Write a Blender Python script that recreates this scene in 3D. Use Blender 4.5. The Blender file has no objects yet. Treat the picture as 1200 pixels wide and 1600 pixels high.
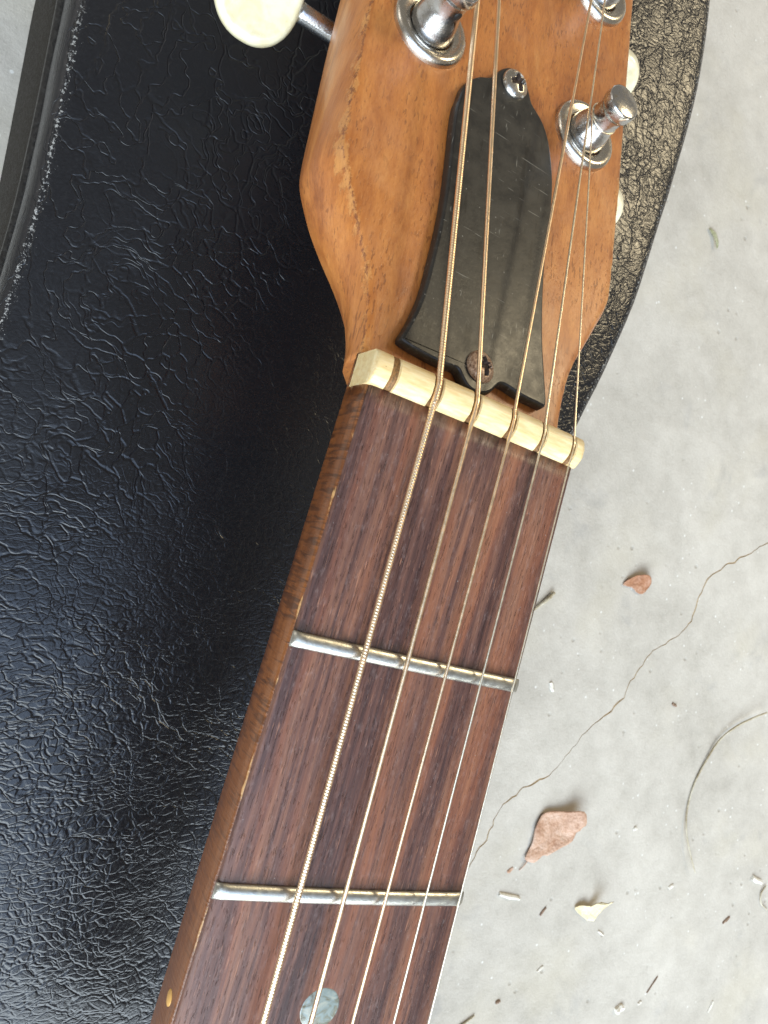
import bpy, math, random
from mathutils import Matrix, Vector, noise as mn
random.seed(7)
S = 0.001                                   # every coordinate below is written in millimetres
sc = bpy.context.scene
col = sc.collection

# ---------------------------------------------------------------- camera, world, lamps, exposure
cam_d = bpy.data.cameras.new('camera')
cam = bpy.data.objects.new('camera', cam_d)
col.objects.link(cam)
right = Vector((0.8496122, 0.2757997, 0.4495483))
down = Vector((0.2738170, -0.9591609, 0.0709558))
fwd = Vector((0.4507587, 0.0628091, -0.8904334))
M = Matrix.Identity(4)
for i in range(3):
    M[i][0] = right[i]; M[i][1] = -down[i]; M[i][2] = -fwd[i]
M.translation = Vector((-56.757, -22.594, 88.997)) * S
cam.matrix_world = M
cam_d.sensor_fit = 'HORIZONTAL'
cam_d.sensor_width = 36
cam_d.lens = 33
cam_d.clip_start = 0.005
cam_d.clip_end = 50
cam_d.dof.use_dof = True
cam_d.dof.focus_distance = 0.132
cam_d.dof.aperture_fstop = 95
sc.camera = cam

world = bpy.data.worlds.new('World')
sc.world = world
world.use_nodes = True
bg = world.node_tree.nodes['Background']
bg.inputs['Color'].default_value = (1.0, 0.92, 0.80, 1)
bg.inputs['Strength'].default_value = 0.26


def area(name, loc, target, sx, sy, power, color):
    d = bpy.data.lights.new(name, 'AREA')
    d.shape = 'RECTANGLE'; d.size = sx; d.size_y = sy
    d.energy = power; d.color = color
    o = bpy.data.objects.new(name, d)
    col.objects.link(o)
    o.location = loc
    o.rotation_euler = (Vector(target) - Vector(loc)).to_track_quat('-Z', 'Y').to_euler()
    return o


area('open_door_daylight', (-0.3, -1.7, 0.98), (0, 0, -0.05), 2.8, 1.5, 110, (0.80, 0.91, 1.0))
area('open_sky_daylight', (-0.2, -1.0, 2.25), (0, 0, -0.05), 2.4, 1.2, 27, (0.48, 0.67, 1.0))
area('bright_yard_daylight', (1.38, 1.32, 1.40), (0.05, 0.08, -0.07), 0.62, 0.62, 23, (1.0, 0.83, 0.54))
area('side_sheen_lamp', (-1.9, 0.95, 0.75), (0, 0, -0.07), 1.0, 0.7, 4.5, (1.0, 0.95, 0.88))  # unseen lamp added for the pale sheen on case rim and headstock bevel

sc.view_settings.view_transform = 'Standard'
sc.view_settings.look = 'None'
sc.view_settings.exposure = 0.0
sc.view_settings.gamma = 1.0
sc.view_settings.use_curve_mapping = False


# ---------------------------------------------------------------- node helpers
class NT:
    def __init__(self, name):
        self.m = bpy.data.materials.new(name)
        self.m.use_nodes = True
        self.t = self.m.node_tree
        self.b = self.t.nodes['Principled BSDF']
        self.geo = None

    def n(self, kind, **kw):
        nd = self.t.nodes.new(kind)
        for k, v in kw.items():
            setattr(nd, k, v)
        return nd

    def put(self, sock, v):
        if hasattr(v, 'is_output'):
            self.t.links.new(v, sock)
        elif v is not None:
            if sock.type == 'RGBA' and len(v) == 3:
                v = (*v, 1)
            sock.default_value = v

    def co(self, sx=1, sy=1, sz=1, rot=(0, 0, 0)):
        """object coordinates in millimetres, stretched"""
        if self.geo is None:
            self.geo = self.n('ShaderNodeTexCoord').outputs['Object']
        mp = self.n('ShaderNodeMapping')
        self.put(mp.inputs['Vector'], self.geo)
        mp.inputs['Scale'].default_value = (sx * 1000, sy * 1000, sz * 1000)
        mp.inputs['Rotation'].default_value = rot
        return mp.outputs[0]

    def noise(self, vec, scale=1, detail=3, rough=.55, dist=0):
        nd = self.n('ShaderNodeTexNoise')
        self.put(nd.inputs['Vector'], vec)
        nd.inputs['Scale'].default_value = scale
        nd.inputs['Detail'].default_value = detail
        nd.inputs['Roughness'].default_value = rough
        nd.inputs['Distortion'].default_value = dist
        return nd.outputs[0]

    def noisec(self, vec, scale=1, detail=2):
        nd = self.n('ShaderNodeTexNoise')
        self.put(nd.inputs['Vector'], vec)
        nd.inputs['Scale'].default_value = scale
        nd.inputs['Detail'].default_value = detail
        return nd.outputs[1]

    def vor(self, vec, scale=1, feature='DISTANCE_TO_EDGE', rnd=1):
        nd = self.n('ShaderNodeTexVoronoi', feature=feature)
        self.put(nd.inputs['Vector'], vec)
        nd.inputs['Scale'].default_value = scale
        nd.inputs['Randomness'].default_value = rnd
        return nd.outputs[0]

    def math(self, op, a, b=0.0, clamp=False):
        nd = self.n('ShaderNodeMath', operation=op, use_clamp=clamp)
        self.put(nd.inputs[0], a); self.put(nd.inputs[1], b)
        return nd.outputs[0]

    def vmath(self, op, a, b):
        nd = self.n('ShaderNodeVectorMath', operation=op)
        self.put(nd.inputs[0], a)
        if op == 'SCALE':
            self.put(nd.inputs['Scale'], b)
        else:
            self.put(nd.inputs[1], b)
        return nd.outputs[0]

    def step(self, v, a, b, lo=0.0, hi=1.0):
        nd = self.n('ShaderNodeMapRange', interpolation_type='SMOOTHSTEP')
        self.put(nd.inputs[0], v)
        nd.inputs[1].default_value = a; nd.inputs[2].default_value = b
        self.put(nd.inputs[3], lo); self.put(nd.inputs[4], hi)
        return nd.outputs[0]

    def mix(self, f, a, b, mode='MIX'):
        nd = self.n('ShaderNodeMix', data_type='RGBA', blend_type=mode)
        self.put(nd.inputs[0], f); self.put(nd.inputs[6], a); self.put(nd.inputs[7], b)
        return nd.outputs[2]

    def ramp(self, f, stops):
        nd = self.n('ShaderNodeValToRGB')
        cr = nd.color_ramp
        while len(cr.elements) < len(stops):
            cr.elements.new(.5)
        for e, (p, c) in zip(cr.elements, stops):
            e.position = p; e.color = (*c, 1)
        self.put(nd.inputs[0], f)
        return nd.outputs[0]

    def attr(self, name):
        return self.n('ShaderNodeAttribute', attribute_name=name).outputs['Fac']

    def sep(self, vec):
        nd = self.n('ShaderNodeSeparateXYZ')
        self.put(nd.inputs[0], vec)
        return nd.outputs

    def bump(self, h, dist, strength=1.0, normal=None):
        nd = self.n('ShaderNodeBump')
        nd.inputs['Strength'].default_value = strength
        nd.inputs['Distance'].default_value = dist * S
        self.put(nd.inputs['Height'], h)
        if normal is not None:
            self.put(nd.inputs['Normal'], normal)
        return nd.outputs[0]

    def out(self, color=None, rough=None, metal=None, normal=None, coat=None, coat_rough=None, spec=None, sss=None):
        b = self.b.inputs
        self.put(b['Base Color'], color)
        self.put(b['Roughness'], rough)
        self.put(b['Metallic'], metal)
        if normal is not None: self.put(b['Normal'], normal)
        if coat is not None: self.put(b['Coat Weight'], coat)
        if coat_rough is not None: self.put(b['Coat Roughness'], coat_rough)
        if spec is not None: self.put(b['Specular IOR Level'], spec)
        if sss is not None:
            b['Subsurface Weight'].default_value = sss[0]
            b['Subsurface Radius'].default_value = sss[1]
            b['Subsurface Scale'].default_value = sss[2] * S
        return self.m


def srgb(r, g, b):
    f = lambda c: c / 12.92 if c <= .04045 else ((c + .055) / 1.055) ** 2.4
    return (f(r / 255), f(g / 255), f(b / 255))


# ---------------------------------------------------------------- materials
def mat_leather():
    t = NT('black_leatherette')
    p = t.co()
    w1 = t.vmath('SUBTRACT', t.noisec(p, .05, 1), (.5, .5, .5))
    p1 = t.vmath('ADD', p, t.vmath('SCALE', w1, 9.0))
    w2 = t.vmath('SUBTRACT', t.noisec(p, .30, 1), (.5, .5, .5))
    p1 = t.vmath('ADD', p1, t.vmath('SCALE', w2, 1.6))

    def aniso(sx, sy, rot):
        mp = t.n('ShaderNodeMapping', vector_type='TEXTURE')
        t.put(mp.inputs[0], p1)
        mp.inputs['Scale'].default_value = (1 / sx, 1 / sy, 1)
        mp.inputs['Rotation'].default_value = (0, 0, rot)
        return mp.outputs[0]
    big = t.step(t.vor(aniso(.115, .05, .10), 1), .0, .06)
    mid = t.step(t.vor(aniso(.12, .19, -.45), 1), .0, .085)
    small = t.step(t.vor(aniso(.30, .68, .30), 1), .0, .15)
    n1 = t.noise(p, .020, 2)
    n2 = t.noise(t.vmath('ADD', p, (300, 90, 0)), .034, 2)
    # where the covering has creased: long folds along the rim, a crazed diagonal band, close wrinkles toward the body end
    x, y, z = t.sep(p)
    wob = t.math('MULTIPLY', t.math('SUBTRACT', n1, .5), 70.0)
    low = t.step(t.math('ADD', y, wob), 0, -75)
    rgt = t.step(x, 38, 66)
    dist = t.math('ADD', t.math('ADD', t.math('MULTIPLY', x, .923), t.math('MULTIPLY', y, -.385)), t.math('ADD', 36.2, wob))
    band = t.step(t.math('ABSOLUTE', dist), 34, 8)
    patch = t.step(n2, .36, .58, .35, 1.0)
    km = t.math('ADD', .06, t.math('MULTIPLY', patch, t.math('MAXIMUM', band, t.math('MAXIMUM', low, t.math('MULTIPLY', rgt, .9)))))
    ks = t.math('ADD', .07, t.math('MAXIMUM', t.math('MULTIPLY', low, t.step(n1, .62, .42, .5, 1.0)), t.math('MULTIPLY', rgt, .55)))
    kb = t.math('ADD', .22, t.math('MAXIMUM', t.math('MULTIPLY', t.step(dist, 4, -22), .8), t.math('MULTIPLY', rgt, .7)))
    fine = t.noise(p1, 1.5, 3, .6)
    h = t.math('MULTIPLY', big, t.math('MULTIPLY', kb, .25))
    h = t.math('ADD', h, t.math('MULTIPLY', mid, t.math('MULTIPLY', km, .22)))
    h = t.math('ADD', h, t.math('MULTIPLY', small, t.math('MULTIPLY', ks, .17)))
    h = t.math('ADD', h, t.math('MULTIPLY', fine, t.math('ADD', .10, t.math('MULTIPLY', t.math('MAXIMUM', low, rgt), .08))))
    h = t.math('ADD', h, t.math('MULTIPLY', n2, 1.6))
    nrm = t.bump(h, .36)
    rg = t.math('ADD', t.step(fine, .3, .7, .19, .30), t.math('MULTIPLY', t.step(dist, 8, -24), .16))
    dust = t.step(t.noise(p1, .8, 3, .7), .56, .82)
    c = t.mix(t.math('MULTIPLY', dust, .4), (.0075, .0080, .0100), (.026, .026, .027))
    # pale flecks along the rim of the lid
    w = t.attr('edge_wear_fleck')
    sc_ = t.step(t.math('ADD', t.math('MULTIPLY', w, .42), t.math('SUBTRACT', t.noise(p, 1.3, 4, .75), .5)), .42, .50)
    sc_ = t.math('MULTIPLY', sc_, t.step(t.noise(p, .05, 2), .35, .6, .25, 1.0))
    c = t.mix(t.math('MULTIPLY', sc_, .8), c, (.46, .45, .42))
    return t.out(c, rg, 0.0, nrm, spec=.5)


def wood_base(t, tone, sx=1.0):
    g1 = t.noise(t.co(.35 * sx, .022, .35), 1, 4, .6, .4)
    g2 = t.noise(t.co(1.6 * sx, .06, 1.6), 1, 4, .6, .2)
    g3 = t.noise(t.co(.06, .05, .06), 1, 3)
    f = t.math('ADD', t.math('MULTIPLY', g1, .5), t.math('ADD', t.math('MULTIPLY', g2, .22), t.math('MULTIPLY', g3, .3)))
    return t.ramp(f, tone)


def mat_mahogany():
    t = NT('worn_mahogany')
    c = wood_base(t, [(.30, srgb(128, 68, 28)), (.45, srgb(170, 101, 46)), (.57, srgb(190, 120, 58)), (.74, srgb(208, 144, 80))])
    # pores: short dark dashes along the grain
    po = t.noise(t.co(2.3, .30, 2.3), 1, 2, .5)
    pm = t.step(po, .57, .67)
    pm = t.math('MULTIPLY', pm, t.step(t.noise(t.co(.12, .05, .12), 1, 2), .36, .62, .12, .60))
    c = t.mix(pm, c, srgb(104, 56, 26))
    # rubbed patches and the chipped varnish line along the edge
    w = t.attr('edge_wear_fleck')
    nz = t.noise(t.co(1.1, .45, 1.1), 1, 5, .7)
    chip = t.step(t.math('ADD', t.math('MULTIPLY', w, .52), t.math('MULTIPLY', t.math('SUBTRACT', t.noise(t.co(.3, .12, .3), 1, 5, .75), .5), 1.6)), .34, .52)
    c = t.mix(t.math('MULTIPLY', chip, .42), c, srgb(214, 158, 92))
    nz2 = t.noise(t.co(1.6, .8, 1.6), 1, 5, .75)
    dark = t.step(t.math('ADD', t.math('MULTIPLY', w, .55), t.math('SUBTRACT', nz2, .5)), .50, .60)
    c = t.mix(t.math('MULTIPLY', dark, .7), c, srgb(104, 52, 30))
    haze = t.step(t.noise(t.co(.1, .1, .1), 1, 4, .6), .45, .75)
    c = t.mix(t.math('MULTIPLY', haze, .10), c, srgb(205, 165, 135))
    # hair scratches
    sc1 = t.noise(t.co(.5, 6, 1, (0, 0, .9)), 1, 2)
    sm = t.step(sc1, .72, .78)
    c = t.mix(t.math('MULTIPLY', sm, .25), c, srgb(225, 178, 130))
    h = t.math('ADD', t.math('MULTIPLY', pm, -.5), t.math('ADD', t.math('MULTIPLY', nz, .5), t.math('MULTIPLY', chip, -.6)))
    fz = t.noise(t.co(3.0, .5, 3.0), 1, 3, .6)
    c = t.mix(t.math('MULTIPLY', t.step(fz, .45, .7), .18), c, srgb(126, 66, 28))
    nrm = t.bump(t.math('ADD', h, t.math('MULTIPLY', fz, .4)), .10)
    rg = t.step(t.noise(t.co(.2, .1, .2), 1, 4), .3, .7, .34, .52)
    return t.out(c, rg, 0, nrm, coat=.25, coat_rough=.28)


def mat_neck():
    t = NT('stained_mahogany_neck')
    c = wood_base(t, [(.30, srgb(82, 42, 17)), (.48, srgb(122, 70, 30)), (.66, srgb(146, 88, 40)), (.8, srgb(168, 108, 54))])
    # cross chatter marks in the varnish
    q = t.co(.16, 1.5, .16)
    ch = t.noise(q, 1, 4, .6, .7)
    cm = t.step(ch, .48, .62)
    fade = t.step(t.sep(t.co())[1], -95, -20, .25, .85)
    c = t.mix(t.math('MULTIPLY', cm, fade), c, srgb(74, 40, 16))
    w = t.attr('edge_wear_fleck')
    nz = t.noise(t.co(.8, .16, .8), 1, 4, .7)
    lip = t.step(t.math('ADD', t.math('MULTIPLY', w, .55), t.math('SUBTRACT', nz, .5)), .60, .68)
    c = t.mix(t.math('MULTIPLY', lip, .7), c, srgb(216, 168, 108))
    nrm = t.bump(t.math('ADD', t.math('MULTIPLY', ch, .8), t.math('MULTIPLY', nz, .5)), .16)
    return t.out(c, .36, 0, nrm, coat=.3, coat_rough=.25)


def mat_rosewood():
    t = NT('rosewood')
    wv = t.vmath('SCALE', t.vmath('SUBTRACT', t.noisec(t.co(.05, .02, .05), 1, 2), (.5, .5, .5)), 1.2)
    a = t.vmath('ADD', t.co(.22, .008, .1), wv)
    g1 = t.noise(a, 1, 3, .55)
    g2 = t.noise(t.vmath('ADD', t.co(1.5, .022, .1), wv), 1, 4, .6)
    g3 = t.noise(t.vmath('ADD', t.co(4.5, .11, .1), wv), 1, 3, .6)
    f = t.math('ADD', t.math('MULTIPLY', g1, .62), t.math('ADD', t.math('MULTIPLY', g2, .30), t.math('MULTIPLY', g3, .12)))
    c = t.ramp(f, [(.36, srgb(44, 29, 28)), (.45, srgb(74, 50, 46)), (.52, srgb(100, 69, 60)), (.60, srgb(128, 90, 72)), (.70, srgb(156, 113, 86))])
    # redder streaks
    rs = t.step(t.noise(t.vmath('ADD', t.co(.21, .008, .1), wv), 1, 2), .52, .66)
    c = t.mix(t.math('MULTIPLY', rs, .42), c, t.mix(g2, srgb(70, 34, 24), srgb(158, 88, 56)))
    # open pores: dark slits with a few pale ones
    po = t.noise(t.co(5.2, .42, 1), 1, 2, .5)
    pm = t.step(po, .60, .68)
    c = t.mix(t.math('MULTIPLY', pm, .38), c, srgb(38, 24, 22))
    pl = t.step(t.noise(t.co(6.1, .34, 2), 1, 2, .5), .66, .72)
    c = t.mix(t.math('MULTIPLY', pl, .45), c, srgb(186, 134, 106))
    # finger grime packed against the upper side of every fret and under the nut
    y = t.sep(t.co())[1]
    nz = t.noise(t.co(.5, .5, .5), 1, 4, .7)
    grime = None
    for fy, wd in ((-36.37, 3.2), (-70.7, 3.4), (-103.1, 3.2)):
        d = t.math('SUBTRACT', y, fy)
        d2 = t.math('ADD', d, t.math('MULTIPLY', t.math('SUBTRACT', nz, .5), 3.0))
        g = t.math('MULTIPLY', t.step(d2, .3, wd, 1, 0), t.math('GREATER_THAN', d, 0))
        grime = g if grime is None else t.math('MAXIMUM', grime, g)
    c = t.mix(t.math('MULTIPLY', grime, .72), c, srgb(40, 34, 22))
    # dust and lint specks
    sp = t.step(t.vor(t.co(.9, .9, .9), .55, 'F1'), .045, .02)
    c = t.mix(t.math('MULTIPLY', sp, .6), c, (.5, .47, .44))
    dust = t.step(t.noise(t.co(1.4, .5, 1), 1, 5, .75), .5, .8)
    c = t.mix(t.math('MULTIPLY', dust, .22), c, srgb(182, 164, 160))
    h = t.math('ADD', t.math('MULTIPLY', g3, .6), t.math('MULTIPLY', pm, -.9))
    nrm = t.bump(h, .07)
    rg = t.step(g2, .3, .7, .46, .34)
    return t.out(c, rg, 0, nrm, spec=.42)


def mat_bone():
    t = NT('aged_bone')
    a = t.noise(t.co(.22, .9, .9), 1, 4, .6)
    b = t.noise(t.co(.35, 2.6, 2.6), 1, 3, .6)
    f = t.math('ADD', t.math('MULTIPLY', a, .6), t.math('MULTIPLY', b, .4))
    c = t.ramp(f, [(.30, srgb(210, 176, 118)), (.5, srgb(228, 203, 150)), (.70, srgb(238, 222, 182))])
    sp = t.step(t.noise(t.co(1.6, 1.6, 1.6), 1, 3), .73, .78)
    c = t.mix(t.math('MULTIPLY', sp, .7), c, srgb(96, 66, 34))
    return t.out(c, .34, 0, t.bump(b, .03), sss=(.12, (1, .7, .4), .8))


def mat_simple(name, color, rough, metal=0.0, bump=0.0, bs=2.0, var=None, coat=None, spec=None):
    t = NT(name)
    c = color
    p = t.co()
    n = t.noise(p, bs, 4, .65)
    if var is not None:
        c = t.mix(t.step(n, .42, .68), color, var)
    rg = t.step(n, .35, .7, rough * .8, min(1, rough * 1.25))
    nrm = t.bump(n, bump) if bump else None
    return t.out(c, rg, metal, nrm, coat=coat, spec=spec)


def mat_cover():
    t = NT('scuffed_black_plastic')
    p = t.co()
    n1 = t.noise(p, .22, 5, .7)
    n2 = t.noise(p, 1.4, 4, .7)
    c = t.mix(t.step(n1, .36, .76), srgb(32, 31, 29), srgb(46, 44, 40))
    low = t.step(t.sep(p)[1], 42, 12)
    c = t.mix(t.math('MULTIPLY', t.math('MULTIPLY', t.step(n2, .52, .70), low), .42), c, srgb(98, 94, 82))
    string_refl = t.step(t.noise(t.co(.55, .035, .3, (0, 0, -.10)), 1, 3, .6), .60, .66)  # dark dashes: string reflections painted into the plate's colour
    c = t.mix(t.math('MULTIPLY', string_refl, .8), c, srgb(18, 17, 16))
    s1 = t.step(t.noise(t.co(.16, 2.6, 1, (0, 0, .55)), 1, 2), .70, .75)
    s2 = t.step(t.noise(t.co(1.9, .12, 1, (0, 0, .12)), 1, 2), .70, .76)
    c = t.mix(t.math('MULTIPLY', t.math('MAXIMUM', s1, s2), .5), c, srgb(140, 137, 126))
    sp = t.step(t.vor(p, .45, 'F1'), .07, .03)
    c = t.mix(t.math('MULTIPLY', sp, .5), c, srgb(160, 155, 145))
    rg = t.step(n1, .3, .7, .30, .46)
    return t.out(c, rg, 0, t.bump(n1, .05))


def mat_rust_screw():
    t = NT('rusty_screw')
    n = t.noise(t.co(), 1.7, 5, .7)
    c = t.ramp(n, [(.30, srgb(76, 52, 38)), (.44, srgb(150, 118, 92)), (.54, srgb(196, 168, 142)), (.68, srgb(224, 206, 188))])
    return t.out(c, t.step(n, .4, .7, .7, .38), t.step(n, .40, .6, .15, .8), t.bump(n, .08))


def mat_concrete():
    t = NT('concrete')
    p = t.co()
    big = t.noise(p, .012, 5, .6)
    mid = t.noise(p, .07, 6, .68)
    fin = t.noise(p, .8, 5, .7)
    f = t.math('ADD', t.math('MULTIPLY', big, .42), t.math('ADD', t.math('MULTIPLY', mid, .40), t.math('MULTIPLY', fin, .2)))
    c = t.ramp(f, [(.34, srgb(164, 158, 147)), (.47, srgb(184, 178, 167)), (.58, srgb(196, 190, 179)), (.72, srgb(209, 203, 192))])
    bl = t.step(t.noise(p, .035, 4, .6, .4), .58, .74)
    c = t.mix(t.math('MULTIPLY', bl, .26), c, srgb(128, 128, 130))
    yel = t.step(t.noise(p, .018, 3), .52, .72)
    c = t.mix(t.math('MULTIPLY', yel, .22), c, srgb(196, 186, 160))
    pit = t.step(t.vor(p, .11, 'F1'), .16, .05)
    pit = t.math('MULTIPLY', pit, t.step(t.noise(p, .04, 2), .5, .6))
    c = t.mix(t.math('MULTIPLY', pit, .28), c, srgb(120, 116, 108))
    wh = t.step(t.vor(t.vmath('ADD', p, (37, 12, 0)), .16, 'F1'), .13, .05)
    wh = t.math('MULTIPLY', wh, t.step(t.noise(p, .06, 2), .46, .56))
    c = t.mix(t.math('MULTIPLY', wh, .7), c, srgb(226, 225, 220))
    gr = t.noise(p, 2.2, 3, .7)
    c = t.mix(t.math('MULTIPLY', t.step(gr, .60, .74), .22), c, srgb(132, 128, 118))
    c = t.mix(t.math('MULTIPLY', t.step(gr, .42, .30), .25), c, srgb(222, 220, 214))
    h = t.math('ADD', t.math('MULTIPLY', mid, .7), t.math('ADD', t.math('MULTIPLY', fin, .22), t.math('MULTIPLY', pit, -.35)))
    return t.out(c, .78, 0, t.bump(h, .8), spec=.3)


def mat_leaf(name, c0, c1, c2):
    t = NT(name)
    p = t.co()
    n = t.noise(p, .14, 4, .6)
    n2 = t.noise(p, .9, 3)
    c = t.ramp(t.math('ADD', t.math('MULTIPLY', n, .75), t.math('MULTIPLY', n2, .25)), [(.36, c0), (.5, c1), (.66, c2)])
    vein = t.noise(t.co(.35, .35, .35), 1, 4, .7, .8)
    return t.out(c, .55, 0, t.bump(t.math('ADD', t.math('MULTIPLY', vein, 1.2), n2), .45))


def mat_pearl():
    t = NT('mother_of_pearl')
    n = t.noise(t.co(.35, .5, .3), 1, 3, .6, 1.2)
    c = t.ramp(n, [(.34, srgb(96, 92, 72)), (.46, srgb(134, 138, 126)), (.56, srgb(146, 162, 162)), (.7, srgb(180, 186, 176))])
    return t.out(c, .22, .15, None, coat=.5, coat_rough=.1)


def mat_nickel(name, base, rough, stain):
    t = NT(name)
    n = t.noise(t.co(), .9, 5, .7)
    s = t.step(n, .48, .70)
    c = t.mix(s, base, stain)
    return t.out(c, t.step(n, .35, .7, rough, rough + .16), 1.0, t.bump(t.noise(t.co(), 3, 3), .02))


LEATHER = mat_leather()
MAHOG = mat_mahogany()
NECK = mat_neck()
ROSE = mat_rosewood()
BONE = mat_bone()
SLOT = mat_simple('slot_grime_shade', srgb(140, 98, 52), .6, var=srgb(92, 70, 40), bs=3, bump=.1)  # brown grime of the slots; the strings' shadow is in this colour too
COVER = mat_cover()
CHROME = mat_nickel('worn_chrome', (.56, .56, .56), .17, (.40, .37, .32))
NICKEL = mat_nickel('nickel_bushing', (.64, .61, .55), .20, (.48, .43, .34))
FRET = mat_nickel('fret_wire', (.54, .53, .48), .30, (.50, .47, .38))
STEEL = mat_nickel('screw_steel', (.62, .60, .55), .22, (.34, .27, .20))
RUST = mat_rust_screw()
BRONZE = mat_nickel('bronze_winding', (1.0, .77, .52), .30, (.95, .66, .42))
PLAIN = mat_nickel('plain_steel_string', (1.0, .90, .70), .28, (.92, .78, .56))
CREAM = mat_simple('cream_plastic', srgb(238, 230, 196), .25, var=srgb(226, 212, 168), bs=.25, coat=.4)
SIDEDOT = mat_simple('side_dot_plastic', srgb(228, 176, 96), .4)
PEARL = mat_pearl()
CONC = mat_concrete()
CRACK = mat_simple('crack_dirt', srgb(186, 166, 134), .9, var=srgb(150, 130, 100), bs=.4)
TRIM = mat_simple('black_vinyl_binding', (.012, .0115, .011), .36, bump=.25, bs=.9, var=(.03, .028, .025), spec=.3)
SHELL = mat_simple('black_case_side', (.010, .008, .006), .45, bump=.2, bs=1.2, var=(.024, .018, .012), spec=.02)
LEAF1 = mat_leaf('dry_brown_leaf', srgb(156, 114, 86), srgb(194, 156, 130), srgb(212, 184, 164))
LEAF2 = mat_leaf('bleached_leaf', srgb(214, 190, 140), srgb(232, 216, 176), srgb(240, 230, 204))
LEAF3 = mat_leaf('rust_leaf', srgb(142, 92, 60), srgb(174, 126, 96), srgb(200, 166, 144))
LEAF4 = mat_leaf('olive_leaf', srgb(126, 128, 92), srgb(156, 158, 124), srgb(184, 184, 156))
NEEDLE = mat_leaf('straw', srgb(150, 134, 104), srgb(190, 180, 154), srgb(214, 208, 190))
CHIPW = mat_simple('white_chip', srgb(232, 228, 216), .6, var=srgb(210, 204, 190), bs=1)
CHIPB = mat_simple('brown_chip', srgb(142, 118, 98), .7, var=srgb(112, 90, 72), bs=1)


# ---------------------------------------------------------------- object helpers
def empty(name, loc):
    o = bpy.data.objects.new(name, None)
    o.empty_display_size = .02
    o.location = Vector(loc) * S
    col.objects.link(o)
    return o


def tag(o, label=None, cat=None, group=None, kind=None):
    for k, v in (('label', label), ('category', cat), ('group', group), ('kind', kind)):
        if v: o[k] = v
    return o


def obj(name, verts, faces, mats, parent=None, smooth=True, fm=None, attrs=None, local=False):
    me = bpy.data.meshes.new(name)
    me.from_pydata([(v[0] * S, v[1] * S, v[2] * S) for v in verts], [], faces)
    me.validate(); me.update()
    if not isinstance(mats, (list, tuple)): mats = [mats]
    for m in mats: me.materials.append(m)
    if fm is not None and len(fm) == len(me.polygons):
        me.polygons.foreach_set('material_index', fm)
    if smooth: me.shade_smooth()
    if attrs:
        for k, vals in attrs.items():
            a = me.attributes.new(k, 'FLOAT', 'POINT')
            a.data.foreach_set('value', vals)
    o = bpy.data.objects.new(name, me)
    col.objects.link(o)
    if parent is not None:
        o.parent = parent
        if not local:
            o.matrix_parent_inverse = Matrix.Translation(-parent.location)
    return o


def loft(rows, closed=False, cap=True):
    """rows: equally long point lists -> verts, faces"""
    n = len(rows[0])
    V = [p for r in rows for p in r]
    F = []
    for i in range(len(rows) - 1):
        for j in range(n if closed else n - 1):
            k = (j + 1) % n
            F.append((i * n + j, i * n + k, (i + 1) * n + k, (i + 1) * n + j))
    if cap:
        F.append(tuple(range(n - 1, -1, -1)))
        b = (len(rows) - 1) * n
        F.append(tuple(range(b, b + n)))
    return V, F


def lathe(profile, seg=40):
    """profile of (r, z), closed around z; r=0 ends become poles"""
    V, F, idx = [], [], []
    for r, z in profile:
        if r < 1e-6:
            idx.append([len(V)]); V.append((0, 0, z))
        else:
            idx.append(list(range(len(V), len(V) + seg)))
            V += [(r * math.cos(2 * math.pi * k / seg), r * math.sin(2 * math.pi * k / seg), z) for k in range(seg)]
    for a, b in zip(idx[:-1], idx[1:]):
        for k in range(seg):
            k2 = (k + 1) % seg
            if len(a) == 1 and len(b) == 1: continue
            if len(a) == 1: F.append((a[0], b[k], b[k2]))
            elif len(b) == 1: F.append((a[k], b[0], a[k2]))
            else: F.append((a[k], b[k], b[k2], a[k2]))
    return V, F


def tube(path, rad, seg=8, wind=None, V=None, F=None):
    """tube along a dense path; wind = (period, depth): helical ridges of a wound string"""
    V = [] if V is None else V
    F = [] if F is None else F
    base = len(V)
    P = [Vector(p) for p in path]
    up = Vector((0.1, 0.2, 1)).normalized()
    acc = 0
    rings = 0
    for i, p in enumerate(P):
        t = (P[min(i + 1, len(P) - 1)] - P[max(i - 1, 0)]).normalized()
        if i: acc += (p - P[i - 1]).length
        u = (up - t * up.dot(t)).normalized()
        v = t.cross(u)
        up = u
        for k in range(seg):
            a = 2 * math.pi * k / seg
            r = rad(i / (len(P) - 1)) if callable(rad) else rad
            if wind:
                ph = acc / wind[0] + k / seg
                r *= 1 - wind[1] * (1 - abs(math.sin(math.pi * ph))) ** 1.5
            V.append(tuple(p + (u * math.cos(a) + v * math.sin(a)) * r))
        rings += 1
    for i in range(rings - 1):
        for k in range(seg):
            a = base + i * seg + k; b = base + i * seg + (k + 1) % seg
            F.append((a, b, b + seg, a + seg))
    F.append(tuple(base + k for k in range(seg - 1, -1, -1)))
    F.append(tuple(base + (rings - 1) * seg + k for k in range(seg)))
    return V, F


def resample(pts, step):
    P = [Vector(p) for p in pts]
    out = [P[0]]
    for a, b in zip(P[:-1], P[1:]):
        n = max(1, int(math.ceil((b - a).length / step)))
        out += [a.lerp(b, (k + 1) / n) for k in range(n)]
    return out


def interp(tab, x):
    if x <= tab[0][0]: return tab[0][1]
    for (a, va), (b, vb) in zip(tab[:-1], tab[1:]):
        if x <= b:
            f = (x - a) / (b - a)
            return va + (vb - va) * f
    return tab[-1][1]


def smooth_tab(tab, x, w):
    return sum(interp(tab, x + w * k / 3) for k in range(-3, 4)) / 7


FLOOR = -160.0

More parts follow.
